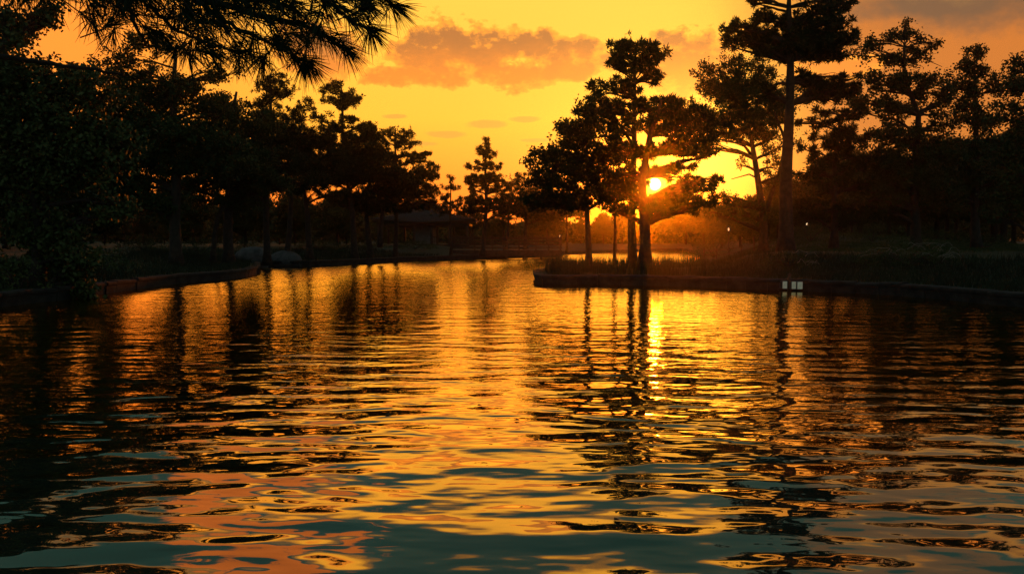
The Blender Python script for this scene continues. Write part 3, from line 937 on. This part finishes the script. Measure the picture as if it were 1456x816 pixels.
# small pale panels set on the kerb face, with a glow added to brighten them
c0 = on_water(1127, 412.6)
for (pa, pb, lab) in ((1113, 1120, 'narrow pale panel with added glow on the kerb, left of the post'), (1126, 1132.5, 'square pale panel with added glow on the kerb, middle one of three'), (1134.2, 1142, 'widest pale panel with added glow on the kerb, right one of three')):
    yk = on_water((pa + pb) / 2, 411 + ((pa + pb) / 2 - 1060) / 90 * 3.5)[1] - .22
    x0 = (pa - 728) / F * yk; x1 = (pb - 728) / F * yk
    kl = empty('kerb_panel', ((x0 + x1) / 2, yk, .08), lab, 'lamp', 'pale kerb panels')
    hw_ = (x1 - x0) / 2
    mb = MB(); mb.box(-hw_ + .012, hw_ - .012, -.03, .0, .02, .29); mb.build('panel', M['panel'], kl)
    mb = MB(); mb.box(-hw_, hw_, .003, .40, 0, .31); mb.build('housing', M['metal'], kl, bevel=.006)
mb = MB(); x0 = (1122.8 - 728) / F * (c0[1] - .4); mb.tube([(x0, c0[1] - .4, -.5), (x0, c0[1] - .4, .62)], [.07, .065], 10); mb.tube([(x0, c0[1] - .4, .62), (x0, c0[1] - .4, .68)], [.09, .03], 10)
tag(mb.build('mooring_post', M['wood'], smooth=True), 'dark round post standing in the water between the pale kerb panels', 'post')

# floating leaves
for px, py, lab in ((682, 577, 'curled dry leaf floating in the middle of the golden reflection'), (877, 740, 'dry leaf floating alone on the dark green water at the bottom'), (552, 590, 'small dry leaf floating left of the golden reflection'), (735, 598, 'small dry leaf floating just right of the curled one')):
    x, y = on_water(px, py)
    mb = MB(); s = .05 if py < 700 else .035
    mb.add([(0, -s, .012), (s * .7, 0, .004), (0, s, .014), (-s * .7, 0, .004), (0, 0, .018)], [(0, 1, 4), (1, 2, 4), (2, 3, 4), (3, 0, 4)])
    o = mb.build('floating_leaf', M['dry_leaf']); o.location = (x, y, .003); o.rotation_euler = (0, 0, px)
    tag(o, lab, 'leaf', 'leaves floating on the pond')

# ------------------------------------------------------------ overhanging pine, top left
DO = 7.2
bz = gz(-9.8, 6.6)
ov = empty('overhanging_pine', (-9.8, 6.6, bz), 'near pine whose long needled boughs hang into the top left of the view', 'tree')
O0 = Vector((-9.8, 6.6, bz))
mb = MB()
tp = [Vector((-9.8, 6.6, bz - .2)), Vector((-9.6, 6.7, 2)), Vector((-9.2, 6.9, 4)), Vector((-9.4, 7, 6.5)), Vector((-9.2, 7, 8.2))]
mb.tube([p - O0 for p in tp], [.3, .24, .2, .15, .06], 12)
trunkmb = mb
boughs = [  # courses in photo pixels, distance, radius
    ([(-560, 60), (-300, 40), (-100, 66), (6, 82), (60, 90), (130, 99), (178, 108)], 7.8, .045),
    ([(-560, -20), (-250, -70), (0, -60), (170, -35), (270, -5), (350, 18), (430, 35), (490, 68)], 7.2, .06),
    ([(170, -35), (300, -40), (420, -22), (470, 5), (497, 28), (527, 43)], 7.3, .03),
    ([(420, -22), (500, -18), (540, -4), (562, 9)], 7.4, .018),
    ([(270, -5), (320, 30), (360, 52), (405, 72), (436, 88)], 7.0, .025),
    ([(170, -35), (182, 10), (198, 48), (213, 72)], 7.6, .03),
    ([(213, 8), (245, 40), (290, 60), (325, 72)], 7.1, .022),
    ([(-100, -62), (60, -30), (130, 0), (150, 12), (146, 32)], 7.5, .03),
    ([(320, -30), (380, 5), (410, 25), (460, 42)], 7.1, .02),
    ([(325, 72), (350, 78), (375, 84)], 7.1, .014),
]
twig_tips = []
for course, D, r in boughs:
    ps = [at(px, py, D + .12 * math.sin(i * 1.9)) - O0 for i, (px, py) in enumerate(course)]
    if course[0][0] < -500: ps[0] = trunkmb and (Vector((-9.2, 6.95, ps[0].z + O0.z)) - O0)
    ref = []
    for i in range(len(ps) - 1):
        for j in range(5):
            ref.append(ps[i].lerp(ps[i + 1], j / 5) + Vector((random.uniform(-1, 1), random.uniform(-1, 1), random.uniform(-1, 1))) * .012)
    ref.append(ps[-1])
    trunkmb.tube(ref, [r * (1 - .75 * i / (len(ref) - 1)) for i in range(len(ref))], 7)
# needle tufts: position px, direction (px), weight
tufts = [(562, 9, 1, .25), (560, 12, .8, .9), (527, 43, 1, .35), (528, 45, .7, 1), (525, 44, .1, 1), (490, 68, 1, .3), (492, 70, .6, 1), (436, 88, 1, .3), (437, 90, .5, .9), (435, 90, -.1, 1),
         (520, 8, 1, .3), (500, 30, .9, .5), (478, 10, 1, .4), (470, 55, .8, .5), (455, 44, .9, .6), (545, 0, 1, .3), (415, 76, .6, .7), (372, 86, .3, .9), (395, 62, .7, .5), (375, 84, -.5, .8)]
rnd = random.Random(5)
for i in range(125):
    u = rnd.random() ** .8
    px = 120 + 400 * u
    lim = 90 if px < 420 else 90 - (px - 420) * .75
    if px < 240: lim = 62
    py = -45 + (lim + 40) * rnd.random()
    tufts.append((px, py, rnd.uniform(-.2, 1), rnd.uniform(-.2, .9)))
for i in range(48): tufts.append((rnd.uniform(160, 440), rnd.uniform(-40, 36), rnd.uniform(-.3, 1), rnd.uniform(0, .9)))
for i in range(60): tufts.append((rnd.uniform(-60, 215), rnd.uniform(-50, -8), rnd.uniform(-.5, .8), rnd.uniform(0, 1)))
NV = []; NF = []; cnt = 0
for i, (px, py, dx, dy) in enumerate(tufts):
    D = 7.2 + rnd.uniform(-.75, .75) if i > 20 else 7.1
    c = np.array(at(px, py, D) - O0)
    ax = np.array([dx, rnd.uniform(-.5, .5), -dy]); ax /= np.linalg.norm(ax)
    n = 50 if i < 20 else 32
    d = RNG.normal(0, .42, (n, 3)) + ax; d /= np.linalg.norm(d, axis=1)[:, None]
    L = RNG.uniform(.18, .31, n)[:, None]
    st = c - ax * .06 * RNG.uniform(0, 1.6, n)[:, None]
    droop = np.zeros((n, 3)); droop[:, 2] = -.03
    s = np.cross(d, rand_dirs(n)); s /= np.linalg.norm(s, axis=1)[:, None]; s *= .0042
    midp = st + d * L * .5; tip = st + d * L + droop
    V_ = np.stack([st - s * .6, st + s * .6, midp + s, midp - s, tip + s * .25, tip - s * .25], 1).reshape(-1, 3)
    k = np.arange(n)[:, None] * 6 + cnt
    NV.append(V_); NF.append(k + np.array([[0, 1, 2, 3]])); NF.append(k + np.array([[3, 2, 4, 5]])); cnt += n * 6
    # twig that carries the tuft
    a = Vector(c - ax * .06 * 1.6); trunkmb.tube([a - Vector(ax) * .22 + Vector((0, 0, rnd.uniform(.02, .1))), a, Vector(c)], [.006, .006, .004], 5)
trunkmb.build('trunk', M['bark'], ov, smooth=True)
mesh_np('needles', np.concatenate(NV), np.concatenate(NF), M['needle'], ov)
# top of its crown, above the view
cs = np.concatenate([blob_points(np.array((a, b_, c_)), np.array((1.6, 1.6, .5)), 500, .4) for a, b_, c_ in ((0, .4, 8.0), (1.2, .3, 7.2), (-1.3, .2, 6.8), (.2, -.8, 6.2))])
V_, F_ = leaves(cs, 16, .2, .006, .2, .02)
mesh_np('crown', V_, F_, M['needle'], ov)

# ------------------------------------------------------------ sky and sun
def uv(px, py):
    p = at(px, py, 1.0) - Vector((0, 0, H)); p.normalize()
    return math.atan2(p.x, p.y), math.asin(p.z)


SU, SV = uv(931, 262)
sun_dir = Vector((math.sin(SU) * math.cos(SV), math.cos(SU) * math.cos(SV), math.sin(SV)))
W = bpy.data.worlds.new('World'); SC.world = W; W.use_nodes = True
t = NT(W.node_tree); bg = t.n['Background']
gen = t.new('ShaderNodeTexCoord').outputs['Generated']
dirv = t.vm('NORMALIZE', gen)
sp = t.new('ShaderNodeSeparateXYZ'); t.put(sp.inputs[0], dirv)
u = t.m('ARCTAN2', sp.outputs[0], sp.outputs[1]); v = t.m('ARCSINE', sp.outputs[2])
wn1 = t.m('SUBTRACT', t.noise(dirv, 7, 5, .6), .5)
wn2 = t.m('SUBTRACT', t.noise(t.vm('ADD', dirv, (3.3, 1.1, 5.2)), 7, 5, .6), .5)
big = t.noise(dirv, 2.2, 3)
# colour with height: orange at the horizon, gold, pale gold
vv = t.m('DIVIDE', v, .36)
gold = t.ramp(vv, [(0, (1.5, .17, .016)), (.18, (1.5, .34, .024)), (.42, (1.45, .60, .04)), (.8, (1.35, .66, .065)), (1, (1.3, .67, .08))])
# duller orange towards the sides
side = t.m('ABSOLUTE', t.m('ADD', u, -.04))
sideR = t.step(t.m('ADD', u, t.m('MULTIPLY', wn1, .12)), .20, .42)
sideL = t.step(t.m('MULTIPLY', t.m('ADD', u, t.m('MULTIPLY', wn1, .12)), -1), .20, .50)
c = t.mix(sideR, gold, (.66, .19, .025))
c = t.mix(t.m('MULTIPLY', sideL, .8), c, (1.25, .30, .03))


def ell(px, py, rx, ry, warp=.022):
    cu, cv = uv(px, py)
    a = t.m('DIVIDE', t.m('SUBTRACT', t.m('ADD', u, t.m('MULTIPLY', wn1, warp * 2)), cu), rx / F)
    b = t.m('DIVIDE', t.m('SUBTRACT', t.m('ADD', v, t.m('MULTIPLY', wn2, warp * 2)), cv), ry / F)
    return t.m('SUBTRACT', 1, t.m('ADD', t.m('MULTIPLY', a, a), t.m('MULTIPLY', b, b)))


def union(lst):
    r = lst[0]
    for x in lst[1:]: r = t.m('MAXIMUM', r, x)
    return r


det = t.m('SUBTRACT', t.noise(t.vm('MULTIPLY', dirv, (1, 1, 1.6)), 30, 7, .66), .5)
puff = union([ell(575, 104, 62, 12), ell(620, 82, 62, 32), ell(650, 62, 60, 32), ell(600, 56, 20, 16, .02), ell(645, 44, 26, 18, .02), ell(700, 68, 60, 28), ell(755, 60, 34, 20), ell(738, 104, 38, 22), ell(700, 100, 30, 14), ell(812, 68, 44, 17), ell(810, 94, 60, 20),
              ell(985, 96, 62, 42), ell(955, 62, 30, 14), ell(1190, 100, 60, 14), ell(450, 70, 60, 34)])
holes = t.m('SUBTRACT', t.noise(t.vm('MULTIPLY', dirv, (1, 1, 1.4)), 62, 5, .6), .5)
puff_m = t.step(t.m('ADD', puff, t.m('ADD', t.m('MULTIPLY', det, 4.4), t.m('MULTIPLY', holes, 1.8))), -.5, .0)
thin = union([ell(632, 190, 34, 6, .004), ell(690, 177, 38, 7, .004), ell(748, 170, 26, 5, .004), ell(560, 165, 20, 4, .004), ell(600, 203, 26, 4, .004), ell(760, 200, 24, 3, .004)])
thin_m = t.m('MULTIPLY', t.step(t.m('ADD', thin, t.m('MULTIPLY', det, 1.6)), .0, .7), .8)
shade = t.step(t.m('ADD', v, t.m('MULTIPLY', det, .05)), uv(700, 118)[1], uv(700, 45)[1])
pc = t.mix(shade, (1.05, .29, .028), (.50, .17, .04))
core = t.step(t.m('ADD', puff, t.m('ADD', t.m('MULTIPLY', det, 3.0), t.m('MULTIPLY', holes, 3.0))), -.25, .8)
pc = t.mix(core, (1.3, .44, .035), pc)
c = t.mix(t.m('MULTIPLY', puff_m, .97), c, pc)
c = t.mix(thin_m, c, (.95, .40, .05))
# grey brown cloud at the top right
gm = union([ell(1370, 0, 150, 26, .03), ell(1440, -30, 200, 60, .05)])
gm = t.step(t.m('ADD', gm, t.m('MULTIPLY', det, .8)), -.1, .8)
c = t.mix(t.m('MULTIPLY', gm, .85), c, (.13, .085, .05))
# above the view the gold ends and dusk teal cloud begins
edge = t.m('ADD', t.m('ADD', t.m('MULTIPLY_ADD', det, .07, v), t.m('MULTIPLY', t.m('SUBTRACT', big, .5), .16)), t.m('MULTIPLY', side, .10))
c = t.mix(t.step(edge, .315, .365), c, (.50, .24, .06))
dusk = t.mix(t.step(big, .35, .7), (.016, .075, .095), (.028, .10, .125))
c = t.mix(t.step(edge, .345, .40), c, dusk)
# torn orange cloud higher up, over the left and right of the pond
def high(cu, cv, ru, rv):
    a = t.m('DIVIDE', t.m('SUBTRACT', t.m('ADD', u, t.m('MULTIPLY', wn1, .2)), cu), ru)
    b_ = t.m('DIVIDE', t.m('SUBTRACT', t.m('ADD', v, t.m('MULTIPLY', wn2, .2)), cv), rv)
    return t.m('SUBTRACT', 1, t.m('ADD', t.m('MULTIPLY', a, a), t.m('MULTIPLY', b_, b_)))


mot = t.m('SUBTRACT', t.noise(t.vm('ADD', dirv, (7.1, 2.2, 4.0)), 9, 4, .6), .5)
hi = t.step(t.m('ADD', union([high(-.33, .41, .15, .085)]), t.m('ADD', t.m('MULTIPLY', det, 1.5), t.m('MULTIPLY', mot, 4.0))), .1, .6)
c = t.mix(t.m('MULTIPLY', hi, .85), c, (1.0, .26, .035))
hi2 = t.step(t.m('ADD', high(.50, .40, .16, .09), t.m('ADD', t.m('MULTIPLY', det, 1.5), t.m('MULTIPLY', mot, 3.0))), .1, .7)
c = t.mix(t.m('MULTIPLY', hi2, .35), c, (.45, .17, .045))
# away from the sunset the sky is dim
sd = t.vm('DOT_PRODUCT', dirv, tuple(sun_dir))
back_m = t.step(sd, .72, .25)
c = t.mix(t.step(sd, .78, .35), c, (.085, .125, .13))
# glow round the sun
g1 = t.m('POWER', t.m('MAXIMUM', sd, 0), 1400)
g2 = t.m('POWER', t.m('MAXIMUM', sd, 0), 110)
glow = t.vm('ADD', t.vm('SCALE', (1.0, .50, .05), scale=t.m('MULTIPLY', g1, .9)), t.vm('SCALE', (1.0, .52, .04), scale=t.m('MULTIPLY', g2, .35)))
GU, GV = uv(1000, 232)
gd = Vector((math.sin(GU) * math.cos(GV), math.cos(GU) * math.cos(GV), math.sin(GV)))
g3 = t.m('POWER', t.m('MAXIMUM', t.vm('DOT_PRODUCT', dirv, tuple(gd)), 0), 420)  # second glow right of the sun, added to brighten its patch on the water
glow = t.vm('ADD', glow, t.vm('SCALE', (1.0, .50, .05), scale=t.m('MULTIPLY', g3, 1.6)))
disc = t.step(sd, math.cos(.0085), math.cos(.0055))
glow = t.vm('ADD', glow, t.vm('SCALE', (1.0, .75, .28), scale=t.m('MULTIPLY', disc, 7)))
above = t.step(v, -.02, .0)
col = t.vm('ADD', c, glow)
# real atmosphere underneath
sky = t.new('ShaderNodeTexSky', sky_type='NISHITA'); sky.sun_disc = False
sky.sun_elevation = SV; sky.sun_rotation = SU; sky.dust_density = 3
col = t.vm('ADD', col, t.vm('SCALE', sky.outputs[0], scale=.005))
t.put(bg.inputs['Color'], col); bg.inputs['Strength'].default_value = 1.0

sl = bpy.data.lights.new('sun', 'SUN'); sl.energy = 2.4; sl.angle = math.radians(1.0); sl.color = (1, .17, .001)
so = link(bpy.data.objects.new('sun', sl)); so.rotation_euler = sun_dir.to_track_quat('Z', 'Y').to_euler()
so.location = sun_dir * 50

# ------------------------------------------------------------ evening air
hm = bpy.data.materials.new('haze'); hm.use_nodes = True
t = NT(hm.node_tree); t.n.remove(t.n['Principled BSDF'])
pv = t.new('ShaderNodeVolumePrincipled'); pv.inputs['Color'].default_value = (.9, .85, .8, 1)
pv.inputs['Density'].default_value = .0004; pv.inputs['Anisotropy'].default_value = .96
t.l.new(pv.outputs[0], t.n['Material Output'].inputs['Volume'])
mb = MB(); mb.box(-2600, 2600, -1100, 2900, -3, 26)
tag(mb.build('haze', hm), 'thin evening haze lying over the pond and trees', 'haze', kind='stuff')

# ------------------------------------------------------------ camera
cd = bpy.data.cameras.new('camera'); co = link(bpy.data.objects.new('camera', cd))
cd.sensor_width = 36; cd.lens = F / 1456 * 36; cd.clip_start = .05; cd.clip_end = 5000
co.location = (0, 0, H); co.rotation_euler = (math.pi / 2 - TH, 0, 0)
SC.camera = co
SC.view_settings.view_transform = 'Standard'; SC.view_settings.look = 'None'; SC.view_settings.exposure = 0; SC.view_settings.gamma = 1
SC.cycles.use_denoising = True
SC.cycles.max_bounces = 6; SC.cycles.diffuse_bounces = 2; SC.cycles.glossy_bounces = 3; SC.cycles.transparent_max_bounces = 4
SC.cycles.sample_clamp_indirect = 4; SC.cycles.sample_clamp_direct = 0
SC.cycles.caustics_reflective = False; SC.cycles.caustics_refractive = False
